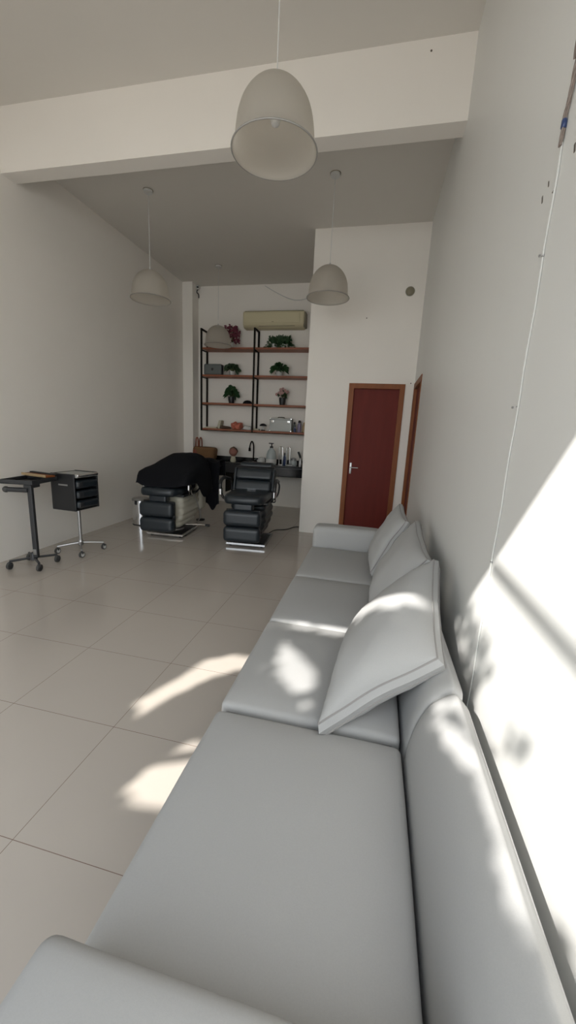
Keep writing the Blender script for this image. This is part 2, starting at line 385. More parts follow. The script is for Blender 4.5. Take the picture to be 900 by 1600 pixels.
# ================================================================== pendants
def make_pendant(loc, ztop_ceiling, label):
    t = thing('pendant_lamp', label, 'lamp', loc)
    R = .245; H = .338
    prof = [(.012, H), (.05, H-.003), (.10, H-.022), (.15, H-.062), (.19, H-.118), (.212, H-.18), (.222, .10), (.228, .04), (.236, .012), (R, 0)]
    P = smooth_path([(p[0], 0, p[1]) for p in prof], 3)
    sh = MB().lathe([(p.x, p.z) for p in P] + [(P[-1].x-.004, P[-1].z)] + [(max(.004, p.x-.004), p.z-.003) for p in reversed(P)], (0, 0, 0), 48, cap=False).build('lamp_shade', M['lamp'], t)
    MB().tube([(R*math.cos(2*PI*i/48), R*math.sin(2*PI*i/48), 0) for i in range(48)], .0045, 6, closed=True).build('rim', M['lampring'], sh)
    MB().lathe([(.02, H-.10), (.028, H-.09), (.028, H-.02), (.012, H+.002), (.010, H+.03)], (0, 0, 0), 16).build('socket', M['whitep'], t)
    b = MB().lathe([(.004, H-.215), (.022, H-.205), (.033, H-.175), (.026, H-.13), (.018, H-.10)], (0, 0, 0), 16).build('bulb', M['white'], t)
    MB().tube([(0, 0, H), (0, 0, ztop_ceiling-.02)], .0035, 6).build('cord', M['whitep'], t)
    MB().lathe([(.052, ztop_ceiling-.028), (.055, ztop_ceiling-.02), (.055, ztop_ceiling)], (0, 0, 0), 24).build('canopy', M['whitep'], t)
    MB().lathe([(.058, ztop_ceiling-.006), (.060, ztop_ceiling-.001)], (0, 0, 0), 24).build('canopy_shade_ring', M['acdark'], t)  # dark ring stands in for the shading around the canopy
    return t
M['lampring'] = mat('grey_rim_edge', (.30, .29, .27), .4)
ZR = 3.155
make_pendant((-.712, 2.458, ZR), ZF-ZR, 'nearest and largest-looking milky dome pendant, in front of the cross beam')
pf = make_pendant((-2.955, 4.770, ZR), ZC-ZR, 'milky dome pendant hanging on a long cord by the left wall')
for (x, y, lab) in ((-.683, 4.783, 'milky dome pendant in front of the corner of the door wall'), (-2.945, 6.91, 'milky dome pendant farthest back, overlapping the shelving')):
    c = copy_tree(pf); c.location = (x, y, ZR); c['label'] = lab
    if y > 6: c.location.z = 3.06
    elif x > -1: c.location.z = 3.125
    if True:
        for ch in c.children:
            if ch.name.startswith('cord') or ch.name.startswith('canopy'): ch.location.z += ZR - c.location.z

# ================================================================== wall and ceiling bits
M['sleeve'] = mat('white_sleeve', (.60, .60, .57), .6)
cab = thing('wall_cable', 'thin white cable running up the right wall to bare twisted wires', 'cable', (XR, 1.508, 0))
MB().tube([(-.004, .005*math.sin(i*1.7), .05 + 2.45*i/26) for i in range(27)], .0032, 8).build('cable_sleeve', M['sleeve'], cab)
for z in (1.15, 1.72, 2.19, 2.37): MB().rbox(-.008, -.001, -.005, .008, z-.002, z+.003, .002, 2, seg=2).build('clip', M['steel'], cab)
tw = MB()
for k in range(3):
    tw.tube(smooth_path([(-.008+.003*math.cos(k*2.1+i*1.1), .0045*math.sin(k*2.1+i*1.1)-.003*i*(i > 3), 2.49+.028*i) for i in range(9)], 4), .0032, 6)
tw.build('twisted_wires', M['wire'], cab)
MB().lathe([(.006, 0), (.008, .003), (.008, .022), (.006, .025)], (-.008, 0, 2.535), 10).build('blue_tape', M['blue'], cab)
MB().tube(smooth_path([(-.012, -.01, 2.70), (-.02, -.03, 2.73), (-.016, -.05, 2.80)], 4), .003, 6).build('loose_wire', M['wire'], cab)
def chip(n, y, z, s, ang, lab):
    o = MB().rbox(-.002, .004, -s*.3, s*.3, -s, s, .002, 2, seg=2).build(n, M['hole'], loc=(XR, y, z)); o.rotation_euler = (ang, 0, 0)
    tag(o, lab, 'mark')
chip('plaster_chip', 1.62, 2.405, .013, -.3, 'lower-left of the two small dark chips beside the wall cable')
chip('plaster_chip', 1.582, 2.43, .010, -.3, 'upper-right of the two small dark chips beside the wall cable')
chip('plaster_chip', 1.41, 2.425, .014, -.3, 'small dark chip on the right wall at the photo edge')
for (y, z, l) in ((1.545, 2.205, 'tiny screw on the right wall by the upper cable clip'), (1.565, 1.722, 'tiny screw on the right wall by the middle cable clip')):
    o = MB().lathe([(.004, 0), (.004, .006)], (0, 0, 0), 8).build('screw', M['steel'], loc=(XR, y, z)); o.rotation_euler = (0, -PI/2, 0); tag(o, l, 'screw')
vent = thing('wall_vent', 'small round grey vent cap high on the door wall', 'vent', (.283, YP, 3.54))
MB().lathe([(.058, 0), (.060, .012), (.045, .03), (.02, .036)], (0, 0, 0), 20).build('cap', M['steel_g'] if 'steel_g' in M else M['acdark'], vent).rotation_euler = (PI/2, 0, 0)
MB().lathe([(.064, 0), (.064, .006)], (0, 0, 0), 20).build('flange', M['whitep'], vent).rotation_euler = (PI/2, 0, 0)
for (x, y_, z, l) in ((-.271, YP, 3.212, 'tiny dark hole high on the door wall above the red-brown door'), (.425, YP, 2.345, 'tiny dark hole beside the upper right door frame corner'), (.15, 3.73, 4.52, 'tiny dark hole on the face of the cross beam')):
    o = MB().lathe([(.008, 0), (.006, .003)], (0, 0, 0), 10).build('plug_hole', M['hole'], loc=(x, y_, z)); o.rotation_euler = (PI/2, 0, 0); tag(o, l, 'hole')
# security camera and loose wire
sc = thing('security_camera', 'small white dome camera at the ceiling in the back corner with a dangling lead', 'camera', (-3.735, 7.74, 4.33))
MB().ball((0, 0, 0), .042).build('camera_housing', M['whitep'], sc)
MB().lathe([(.018, 0), (.018, .02)], (0, 0, 0), 14).build('lens', M['blackp'], sc, loc=(.01, -.028, -.01)).rotation_euler = (PI/2, 0, 0)
MB().tube(smooth_path([(0, 0, -.035), (-.03, .0, -.09), (.01, 0, -.13), (.015, 0, -.20)], 5), .011, 7).build('lead', M['trol'], sc)
MB().tube(smooth_path([(-.01, .02, .0), (-.02, .03, .04)], 3), .02, 8).build('mount', M['whitep'], sc)
tag(MB().tube(smooth_path([(-2.36, 7.81, 4.34), (-2.15, 7.81, 4.225), (-1.89, 7.81, 4.11), (-1.70, 7.81, 4.07), (-1.50, 7.81, 4.10), (-1.2, 7.81, 4.2)], 6), .006, 6).build('hanging_wire', M['whitep']),
    'thin white wire sagging along the back wall above the air conditioner', 'wire')

# air conditioner
ac = thing('air_conditioner', 'yellowed split air conditioner high on the back wall above the shelves', 'air conditioner', (-2.11, YB, 3.53))
def acfn(q):
    t = max(0, (.10-q.z)/.10); q = Vector(q); q.y *= 1-.42*t*t; return q
MB().rbox(-.62, .60, -.22, -.002, 0, .30, .03, 4, seg=12, fn=acfn).build('housing', M['acream'], ac)
MB().rbox(-.60, .52, -.228, -.20, .085, .275, .01, 3).build('front_panel', M['acream'], ac)
MB().box(-.58, .58, -.205, -.03, .294, .306).build('top_grille', M['acdark'], ac, smooth=False)
MB().rbox(-.30, .42, -.190, -.165, .035, .062, .004, 2).build('air_flap', M['acdark'], ac)
MB().box(-.03, .01, -.2295, -.227, .102, .110).build('badge', M['acdark'], ac, smooth=False)
MB().rbox(.585, .625, -.20, -.01, .02, .285, .01, 3).build('side_cap', M['acdark'], ac)

# ================================================================== shelving
sh = thing('wall_shelving', 'dark iron frame shelving with reddish wood boards on the back wall', 'shelf', (0, 0, 0))
SZ = [3.115, 2.60, 2.055, 1.540]           # underside of boards
YS0, YS1 = 7.50, 7.80
XS0, XSM, XS1 = -3.555, -2.445, -1.09
for z in SZ:
    MB().rbox(XS0+.02, XS1, YS0+.006, YS1+.015, z+.004, z+.040, .004, 2).build('shelf_board', M['shelfwood'], sh)
def bar(x0, x1, y0, y1, z0, z1): return MB().box(x0, x1, y0, y1, z0, z1)
ZT = 3.51
for x in (XS0, XSM):
    for y in (YS0, YS1-.025):
        bar(x-.016, x+.016, y-.006, y+.026, SZ[3]-.012, ZT).build('post', M['iron'], sh, smooth=False, bevel=.002)
    bar(x-.0155, x+.0155, YS0+.026, YS1-.031, ZT-.028, ZT-.001).build('top_bar', M['iron'], sh, smooth=False)
    for z in SZ: bar(x-.015, x+.015, YS0+.026, YS1-.031, z-.012, z+.003).build('bracket', M['iron'], sh, smooth=False)
bar(XS0+.016, XS1, YS0-.003, YS0+.005, SZ[3]-.012, SZ[3]+.003).build('front_rail', M['iron'], sh, smooth=False)
TOP = [z+.0405 for z in SZ]

def pot(loc, r, h, m_, root, seg=20):
    return MB().lathe([(r*.72, 0), (r*.95, h*.55), (r, h), (r*1.05, h), (r*1.05, h*.93), (r*.9, h*.9)], loc, seg).build('pot', m_, root)
def plant(name, label, loc, potr, poth, potm, nleaf, L, W, spread, lift, lm, droop=.4, extra=None):
    t = thing(name, label, 'plant', loc); pot((0, 0, 0), potr, poth, potm, t)
    lv = MB(); st = MB()
    for i in range(nleaf):
        a = random.uniform(0, 2*PI); k = random.uniform(.15, 1)
        b0 = Vector((0, 0, poth*.9)); mid = Vector((math.cos(a)*spread*k*.6, math.sin(a)*min(spread, .11)*k*.6, poth + lift*random.uniform(.3, 1)*(1.15-k*.6)))
        st.tube([b0, (b0+mid)/2 + Vector((0, 0, .02)), mid], .0035, 4)
        for j in range(2): lv.leaf(mid, (math.cos(a)*k+random.uniform(-.5, .5), math.sin(a)*k*.5-.2, .45-.9*k*random.random()), (0, -1, .5), L*random.uniform(.7, 1.15), W*random.uniform(.7, 1.15), .3, droop)
    lv.v = [(p[0], max(-.14, min(.13, p[1])), max(.003, p[2])) for p in lv.v]; lv.build('foliage', lm, t); st.build('stems', M['stem'], t)
    return t
# top shelf, left: purple flowers
t = thing('flower_arrangement', 'purple orchid-like flowers on thin stems on the top shelf behind the hanging dome', 'flowers', (-2.96, 7.66, TOP[0]))
MB().lathe([(.03, 0), (.045, .03), (.04, .07), (.022, .10), (.026, .12)], (0, 0, 0), 16).build('vase', M['white'], t)
st = MB(); pl = MB(); lf = MB()
for (dx, h, dr) in ((-.12, .40, -.05), (-.03, .42, .02), (.07, .40, .05), (.02, .34, .0), (.11, .30, .03)):
    P = smooth_path([(0, 0, .10), (dx*.4, 0, .10+h*.5), (dx, 0, h), (dx+dr, 0, h-.04)], 4); st.tube(P, .004, 5)
    for k in range(16):
        q = Vector((dx + random.uniform(-.035, .045), random.uniform(-.04, .04), h - random.uniform(-.02, .19)))
        for j in range(4):
            a = random.uniform(0, 2*PI); pl.leaf(q, (math.cos(a), random.uniform(-.5, .5), math.sin(a)), (0, -1, 0), .034, .030, .2, .1)
for k in range(9):
    a = random.uniform(0, 2*PI); lf.leaf((0, 0, .10), (math.cos(a), math.sin(a)*.4, .5), (0, 0, 1), .11, .03, .3, .5)
st.build('stems', M['stem'], t); pl.build('petals', M['purple'], t); lf.build('foliage', M['leaf'], t)
# top shelf, right: wide fern
def fern(label, loc, W_, lm):
    t = thing('potted_fern', label, 'plant', loc)
    for dx in (-.11, .10): pot((dx, 0, 0), .062, .085, M['white'], t)
    lv = MB()
    for c in (-.14, -.07, 0, .07, .14):
        for i in range(26):
            a = random.uniform(0, 2*PI); el = random.uniform(.1, 1.3)
            d = Vector((math.cos(a)*math.cos(el), math.sin(a)*.45*math.cos(el), math.sin(el)))
            for s_ in range(4):
                q = Vector((c, 0, .09)) + d*(.03+.035*s_) - Vector((0, 0, .010*s_*s_*(1.2-el*.8)))
                lv.leaf(q, d + Vector((random.uniform(-.7, .7), random.uniform(-.4, .4), random.uniform(-.5, .3))), (0, -1, .4), .075, .026, .3, .12)
    lv.v = [(p[0], max(-.14, min(.13, p[1])), max(.003, p[2])) for p in lv.v]; lv.build('foliage', lm, t); return t
fern('wide bushy fern in two white pots on the top shelf under the air conditioner', (-1.975, 7.65, TOP[0]), .5, M['leaf'])
plant('potted_ivy', 'trailing green plant in a white pot beside the grey speaker', (-2.955, 7.66, TOP[1]), .058, .085, M['white'], 60, .085, .06, .22, .13, M['leaf2'], .4)
plant('potted_plant', 'broad-leaved plant drooping over its white pot on the second shelf, right bay', (-1.965, 7.65, TOP[1]), .068, .09, M['white'], 44, .13, .05, .17, .13, M['leaf'], .45)
plant('potted_plant', 'leafy green plant in a black pot on the third shelf, left bay', (-2.955, 7.65, TOP[2]), .070, .135, M['blackp'], 60, .10, .06, .15, .20, M['leaf'], .45)
t = plant('potted_flowers', 'dusty pink flowers in a dark pot on the third shelf, right bay', (-1.875, 7.65, TOP[2]), .068, .145, M['blackp'], 22, .07, .035, .12, .13, M['leaf'], .3)
fl = MB()
for k in range(24):
    a = random.uniform(0, 2*PI); r = random.uniform(.02, .13); q = Vector((math.cos(a)*r, math.sin(a)*r*.5, .20+random.uniform(0, .13)*(1.1-r*4)))
    for j in range(8):
        b = 2*PI*j/8; fl.leaf(q, (math.cos(b), -.3, math.sin(b)), (0, -1, 0), .034, .027, .2, 0)
fl.build('blossoms', M['pink'], t)
# speaker
t = thing('speaker', 'rounded grey box speaker with a dark emblem on the second shelf, left bay', 'speaker', (-3.34, 7.62, TOP[1]))
MB().rbox(-.195, .195, -.06, .06, 0, .215, .035, 4).build('body', M['grey'], t)
e = MB()
for k in range(4): e.box(-.028+.0*k, .028, -.0635, -.060, .104, .116) if k == 0 else None
e.box(-.006, .006, -.0634, -.060, .082, .138); 
for sgn in (-1, 1):
    e.add([(-.022, -.0633, .110-sgn*.022-.004), (-.022, -.0633, .110-sgn*.022+.006), (.022, -.0633, .110+sgn*.022+.004), (.022, -.0633, .110+sgn*.022-.006)], [(0, 1, 2, 3)])
e.build('emblem', M['blackp'], t, smooth=False)
MB().rbox(.175, .2, -.05, .05, .01, .205, .012, 3).build('end_cap', M['blackp'], t)
# black dome
o = MB().ball((0, 0, 0), .105, .08, .075, fn=lambda q: Vector((q.x, q.y, max(0, q.z)))).build('dark_cap', M['cloth'], loc=(-2.60, 7.64, TOP[2])); tag(o, 'low black domed cap on the third shelf by the middle post', 'cap')
# bottom shelf
o = MB().rbox(-.14, .14, -.09, .09, 0, .016, .004, 2).rbox(-.11, .12, -.08, .07, .0165, .030, .004, 2).build('folded_papers', M['paper'], loc=(-3.36, 7.62, TOP[3])); tag(o, 'flat pale folded cloths on the bottom shelf near the left post', 'cloth')
def standfn(q): q = Vector(q); q.x += q.z*.25; return q
o = MB().rbox(-.03, .03, -.07, .07, 0, .17, .01, 3, fn=standfn).build('white_packet', M['paper'], loc=(-3.225, 7.675, TOP[3])); tag(o, 'upright pale packet on the bottom shelf in the left bay', 'packet')
o = MB().rbox(-.11, .11, -.05, .05, 0, .07, .03, 4, fn=lambda q: Vector((q.x, q.y, q.z*(1-.35*(q.x+.11)/.22)))).build('brown_pouch', M['brown'], loc=(-3.065, 7.64, TOP[3])); tag(o, 'small dark brown pouch beside the salmon pink bundle', 'pouch')
def lump(a, k): return lambda q: Vector(q) + Vector((noise.noise(Vector(q)*k), noise.noise(Vector(q)*k+Vector((7, 0, 0))), noise.noise(Vector(q)*k+Vector((0, 9, 0)))))*a
o = MB().rbox(-.12, .12, -.08, .08, 0, .14, .06, 5, fn=lambda q: (lambda p: Vector((p.x, p.y, max(0, p.z))))(lump(.03, 14)(q))).build('patterned_bundle', M['pinkc'], loc=(-2.82, 7.64, TOP[3])); tag(o, 'salmon pink patterned cloth bundle on the bottom shelf', 'cloth')
o = MB().rbox(-.10, .10, -.07, .07, 0, .08, .035, 4, fn=lambda q: (lambda p: Vector((p.x, p.y, max(0, p.z))))(lump(.02, 12)(q))).build('white_towel', M['white'], loc=(-2.585, 7.64, TOP[3])); tag(o, 'rolled white towel between the pink bundle and the middle post', 'towel')
o = MB().rbox(-.09, .07, -.06, .06, 0, .035, .015, 3, fn=lambda q: (lambda p: Vector((p.x, p.y, max(0, p.z))))(lump(.02, 14)(q))).build('cream_cloth', M['paper'], loc=(-2.385, 7.60, TOP[3])); tag(o, 'crumpled cream cloth on the bottom shelf right of the middle post', 'cloth')
t = thing('mushroom_ornament', 'small black-capped mushroom ornament with a white stalk on the bottom shelf', 'ornament', (-2.255, 7.64, TOP[3]))
MB().ball((0, 0, 0), .078, .07, .055, fn=lambda q: Vector((q.x, q.y, max(0, q.z)))).build('cap', M['blackp'], t, loc=(0, 0, .09))
MB().lathe([(.02, .02), (.018, .06), (.014, .092)], (0, 0, 0), 12).build('stalk', M['white'], t)
MB().lathe([(.045, 0), (.045, .015), (.02, .022)], (0, 0, 0), 16).build('foot', M['blackp'], t)
t = thing('aluminium_case', 'silver aluminium case with bright clasps standing on the bottom shelf', 'case', (-1.875, 7.64, TOP[3]))
MB().rbox(-.225, .225, -.075, .075, 0, .262, .008, 3).build('case_body', M['alu'], t)
for x in (-.165, .165):
    c = MB().rbox(-.028, .028, -.084, -.074, -.022, .022, .004, 2).build('clasp', M['chrome'], t, loc=(x, 0, .195))
    MB().tube([(math.cos(2*PI*k/12)*.014, -.086, math.sin(2*PI*k/12)*.018-.022) for k in range(12)], .004, 6, closed=True).build('clasp_ring', M['chrome'], c)
for x in (-.217, .217):
    for z in (.012, .250): MB().rbox(-.012, .012, -.080, -.06, -.012, .012, .004, 2).build('corner_cap', M['chrome'], t, loc=(x, 0, z))
MB().box(-.226, .226, -.0765, .0765, .226, .231).build('lid_seam', M['trol'], t, smooth=False)
MB().tube(smooth_path([(-.06, -.02, .262), (-.055, -.02, .278), (.055, -.02, .278), (.06, -.02, .262)], 4), .007, 6).build('case_handle', M['blackp'], t)
def bottle(name, label, loc, r, h, bm_, capm, neck=.5, caph=.25, pump=False, cat='bottle'):
    t = thing(name, label, cat, loc)
    MB().lathe([(r*.94, 0), (r, .006), (r, h*.62), (r*.85, h*.70), (r*neck, h*.76), (r*neck, h*.80)], (0, 0, 0), 20).build('bottle_body', bm_, t)
    MB().lathe([(r*neck*1.25, h*.79), (r*neck*1.2, h*.92), (r*neck*.8, h)], (0, 0, 0), 16).build('bottle_cap', capm, t)
    if pump:
        MB().tube([(0, 0, h), (0, 0, h*1.09), (0, 0, h*1.12)], r*.14, 8).build('pump_stem', capm, t)
        MB().rbox(-r*.75, r*.55, -r*.2, r*.2, h*1.10, h*1.15, r*.08, 2).build('pump_head', capm, t)
    return t
bottle('bottle', 'small dark grey bottle right beside the silver case', (-1.605, 7.66, TOP[3]), .030, .20, M['grey'], M['blackp'])
bottle('bottle', 'short lilac bottle in front of the row beside the silver case', (-1.575, 7.585, TOP[3]), .026, .10, M['blue'], M['lilac'])
bottle('bottle', 'lilac bottle with a tall black nozzle on the bottom shelf', (-1.505, 7.66, TOP[3]), .038, .235, M['lilac'], M['blackp'], .55)
bottle('bottle', 'tan bottle at the right end of the bottom shelf', (-1.405, 7.66, TOP[3]), .036, .20, M['tan'], M['tan'], .6)

# ================================================================== counter
ct = thing('counter', 'long black granite washing counter with splashback along the back wall', 'counter', (0, 0, 0))
MB().rbox(-3.762, -1.080, 7.33, YB-.003, .885, .918, .004, 2).build('worktop', M['granite'], ct)
MB().rbox(-3.762, -1.080, 7.335, 7.36, .70, .884, .004, 2).build('apron', M['granite'], ct)
MB().rbox(-3.762, -1.080, 7.795, YB-.003, .919, 1.005, .004, 2).build('splashback', M['granite'], ct)
MB().box(-2.95, -2.935, 7.37, 7.80, .3, .884).build('bracket', M['iron'], ct, smooth=False)
ZK = .9185
MB().lathe([(.14, 0), (.145, .012), (.13, .018), (.10, .004), (.02, .001)], (-2.44, 7.54, ZK), 28).build('wash_basin', M['granite'], ct)
t = thing('faucet', 'dark gooseneck tap with a pull-down head on the black counter', 'tap', (-2.485, 7.765, ZK))
MB().lathe([(.026, 0), (.026, .01), (.016, .02)], (0, 0, 0), 16).build('tap_base', M['steel'], t)
MB().tube(smooth_path([(0, 0, .01), (0, 0, .25), (-.005, -.005, .37), (-.035, -.02, .43), (-.062, -.03, .38), (-.075, -.035, .30)], 6), .013, 10).build('spout', M['iron'], t)
MB().lathe([(.020, 0), (.026, -.07), (.018, -.075)], (-.076, -.036, .30), 14).build('spray_head', M['iron'], t)
MB().tube([(.015, 0, .05), (.06, 0, .065)], .008, 8).build('lever', M['steel'], t)
# wicker basket
t = thing('wicker_basket', 'brown wicker basket bag with two upright handles at the left end of the counter', 'basket', (-3.49, 7.60, ZK))
def bask(q): q = Vector(q); k = 1 + .12*(q.z/.27); return Vector((q.x*k, q.y*k, q.z - .05*max(0, q.x-.05)*q.z/.27))
MB().rbox(-.24, .21, -.12, .12, 0, .27, .06, 5, fn=bask).build('basket_body', M['wicker'], t)
MB().rbox(-.262, -.13, -.139, .139, .02, .24, .06, 5).build('leather_side', M['leather'], t)
for y in (-.085, .085): MB().tube(smooth_path([(-.20, y, .20), (-.19, y, .40), (-.165, y, .455), (-.14, y, .40), (-.13, y, .20)], 6), .013, 8).build('basket_handle', M['leather'], t)
# ornament
t = thing('round_ornament', 'pinkish brown round ornament on a cream base on the black counter', 'ornament', (-2.82, 7.45, ZK))
MB().lathe([(.05, 0), (.06, .03), (.045, .10), (.03, .12)], (0, 0, 0), 18).build('ornament_base', M['paper'], t)
MB().ball((0, 0, .205), .082, .075, .092, fn=lump(.012, 20)).build('ornament_head', M['skin'], t)
MB().ball((0, .022, .225), .088, .075, .085, fn=lump(.014, 25)).build('ornament_hair', M['brown'], t)
# things by the basin
o = MB().lathe([(.022, 0), (.032, .05), (.03, .055), (.002, .05)], (0, 0, 0), 16).build('small_cup', M['white'], loc=(-2.37, 7.76, ZK)); tag(o, 'small white cup at the foot of the dark tap', 'cup')
o = MB().lathe([(.05, 0), (.072, .03), (.078, .09), (.06, .13), (.02, .135)], (0, 0, 0), 20).build('white_jar', M['whitep'], loc=(-2.215, 7.48, ZK)); tag(o, 'squat white jar left of the big pump bottle', 'jar')
t = thing('soap_dispenser', 'large clear pump bottle with a black pump on the black counter', 'bottle', (-2.02, 7.50, ZK))
MB().lathe([(.105, 0), (.11, .02), (.105, .13), (.098, .20), (.075, .27), (.04, .31), (.03, .33)], (0, 0, 0), 28).build('bottle_body', M['soap'], t)
MB().lathe([(.111, .025), (.1085, .11)], (0, 0, 0), 28, cap=False).build('bottle_label', M['whitep'], t)
MB().lathe([(.034, .33), (.034, .36), (.012, .37), (.012, .41)], (0, 0, 0), 14).build('pump_stem', M['blackp'], t)
MB().rbox(-.06, .04, -.014, .014, .41, .43, .006, 2).build('pump_head', M['blackp'], t)
for (x, l) in ((-1.82, 'left one of the two chrome inverted-U stands on the counter'), (-1.67, 'right one of the two chrome inverted-U stands on the counter')):
    t = thing('chrome_stand', l, 'stand', (x, 7.50, ZK))
    MB().tube([(-.034, 0, .01), (-.034, 0, .33)] + arc((0, 0, .33), .034, PI, 0, 8)[1:] + [(.034, 0, .01)], .012, 10).build('arch', M['chrome'], t)
    MB().rbox(-.044, .044, -.05, .05, 0, .014, .004, 2).build('foot', M['chrome'], t)
bottle('bottle', 'dark blue bottle between the two chrome stands', (-1.745, 7.52, ZK), .024, .25, M['blue'], M['blackp'])
t = thing('glass_jar', 'round glass and metal jar between the chrome stands and the spray bottle', 'jar', (-1.545, 7.46, ZK))
MB().lathe([(.06, 0), (.075, .04), (.07, .10), (.05, .12)], (0, 0, 0), 20).build('jar_body', M['soap'], t)
MB().lathe([(.054, .12), (.056, .15), (.02, .165)], (0, 0, 0), 20).build('jar_lid', M['steel'], t)
o = MB().rbox(-.07, .07, -.035, .035, 0, .028, .012, 3).build('metal_dish', M['steel'], loc=(-1.60, 7.37, ZK)); tag(o, 'low metal dish at the front edge of the counter', 'dish')
t = thing('spray_bottle', 'metal spray bottle with a dark angled head at the right end of the counter', 'bottle', (-1.40, 7.42, ZK))
MB().lathe([(.035, 0), (.036, .13), (.02, .17)], (0, 0, 0), 20).build('bottle_body', M['steel'], t)
MB().tube([(0, 0, .16), (-.02, 0, .22), (-.05, -.01, .29)], .02, 10, radii=[.018, .022, .019]).build('spray_head', M['blackp'], t)

# ================================================================== barber chairs
def barber_chair(label, loc, rz, bodym, lever):
    t = thing('barber_chair', label, 'barber chair', loc, rz)
    # base plate with metal edge and feet
    MB().rbox(-.262, .262, -.30, .30, .028, .052, .006, 2).build('base_plate', M['blackp'], t)
    fr = MB().box(-.275, .275, -.315, -.295, .024, .056).box(-.275, .275, .295, .315, .024, .056).box(-.275, -.258, -.295, .295, .024, .056).box(.258, .275, -.295, .295, .024, .056)
    fr.build('plate_edge', M['chrome'], t, smooth=False, bevel=.003)
    for x in (-.22, .22):
        for y in (-.26, .26): MB().lathe([(.02, 0), (.02, .024)], (x, y, 0), 12).build('foot', M['blackp'], t)
    MB().lathe([(.15, .05), (.14, .075), (.10, .08), (.09, .13)], (0, .02, 0), 24).build('pump_column', M['steel'], t)
    # ribbed hull
    def hull(q):
        q = Vector(q); zz = (q.z-.11)/.50; k = .72 + .28*min(1, zz*2.2)
        q.x *= k*(1-.06*max(0, zz-.6)); q.y = q.y*(.80+.20*min(1, zz*1.8)) + .03*zz
        rib = abs(math.sin(zz*PI*5)); s = 1 + .075*(rib-.5); q.x *= s; q.y *= s
        q.z -= .05*(1-min(1, zz*2))*0; return q
    MB().rbox(-.245, .245, -.26, .40, .11, .61, .07, 4, seg=26, fn=hull).build('body_cover', bodym, t)
    MB().rbox(-.20, .20, .34, .46, .24, .56, .05, 4, fn=lambda q: Vector((q.x, q.y - .15*max(0, .40-q.z), q.z))).build('rear_cover', bodym, t)
    if lever: MB().rbox(.06, .27, .42, .70, .27, .72, .08, 5).build('rear_shell', bodym, t)
    # footrest
    for z0 in (.135, .350): MB().rbox(-.25, .25, -.575, -.455, z0, z0+.205, .055, 5, puff=.004).build('footrest_pad', M['black'], t)
    MB().rbox(-.235, .235, -.46, -.43, .15, .56, .012, 3).build('footrest_board', M['blackp'], t)
    MB().rbox(-.125, .125, -.50, -.36, .55, .645, .02, 3).build('legrest_link', M['black'], t)
    # seat
    def seatf(q):
        q = Vector(q); k = (q.y+.56)/.66
        if k < .35: q.x *= 1 - .22*(1-k/.35)**2; q.y += .05*(abs(q.x)/.3)**2*(1-k/.35)
        return q
    s = MB().rbox(-.29, .29, -.55, .10, .635, .745, .05, 5, puff=.018, fn=seatf).build('seat', M['black'], t)
    MB().box(-.06, .06, -.02, .0, .768, .772).build('seat_clip', M['chrome'], s, smooth=False)
    # back: two pads and shell, leaning back
    def lean(q): q = Vector(q); q.y += (q.z-.72)*.34; return q
    for z0 in (.735, .895): MB().rbox(-.265, .265, .0, .11, z0, z0+.152, .045, 4, puff=.004, fn=lean).build('back_pad', M['black'], t)
    MB().rbox(-.285, .285, .085, .19, .66, 1.075, .04, 4, fn=lean).build('back_shell', M['blackp'], t)
    for sx in (-1, 1): MB().rbox(min(sx*.262, sx*.30), max(sx*.262, sx*.30), .04, .19, .74, 1.05, .018, 3, fn=lean).build('back_bolster', M['black'], t)
    MB().rbox(-.24, .24, .11, .27, 1.055, 1.125, .03, 4, fn=lambda q: lean(q)).build('headrest', M['black'], t)
    for sx in ((-1, 1) if not lever else (-.86, .98)):
        A = MB().tube(smooth_path([(sx*.37, -.27, .745), (sx*.375, -.28, .84), (sx*.375, -.22, .905), (sx*.37, -.10, .925), (sx*.365, .02, .90), (sx*.355, .12, .88)], 5), .024, 10,
                      radii=None).build('armrest', M['blackp'], t)
        MB().tube([(sx*.37, -.27, .715), (sx*.372, -.272, .79)], .031, 14).build('chrome_clamp', M['chrome'], A)
        MB().tube(smooth_path([(sx*.36, -.265, .73), (sx*.345, -.20, .66), (sx*.30, -.12, .62)], 4), .011, 8).build('arm_strut', M['chrome'], A)
        MB().tube(smooth_path([(sx*.385, -.25, .73), (sx*.37, -.16, .64), (sx*.31, -.05, .61)], 4), .009, 8).build('arm_strut', M['chrome'], A)
        MB().tube(smooth_path([(sx*.355, .12, .88), (sx*.36, .22, .80), (sx*.345, .20, .68), (sx*.29, .12, .60)], 5), .012, 8).build('arm_strut', M['blackp'], A)
    MB().rbox(-.30, .30, -.30, .14, .605, .64, .01, 2).build('seat_frame', M['blackp'], t)
    if lever:
        L = MB().tube(smooth_path([(.30, .05, .60), (.345, .13, .40), (.335, .20, .20), (.25, .25, .10)], 5), .009, 8).build('side_rod', M['steel'], t)
        p = MB().tube(smooth_path([(.12, .10, .10), (.30, .20, .09), (.44, .22, .085)], 4), .012, 8).build('pump_lever', M['chrome'], t)
        MB().tube([(.42, .22, .085), (.49, .225, .083)], .02, 10).build('lever_grip', M['blackp'], p)
    return t
barber_chair('black barber chair with uncovered padded back in front of the counter tap', (-1.640, 5.095, 0), math.radians(5), M['black'], False)
LC = Vector((-2.890, 5.14, 0))
barber_chair('barber chair with a cream ribbed base, draped with a black cape, beside the chrome bin', tuple(LC), math.radians(4), M['cream'], True)
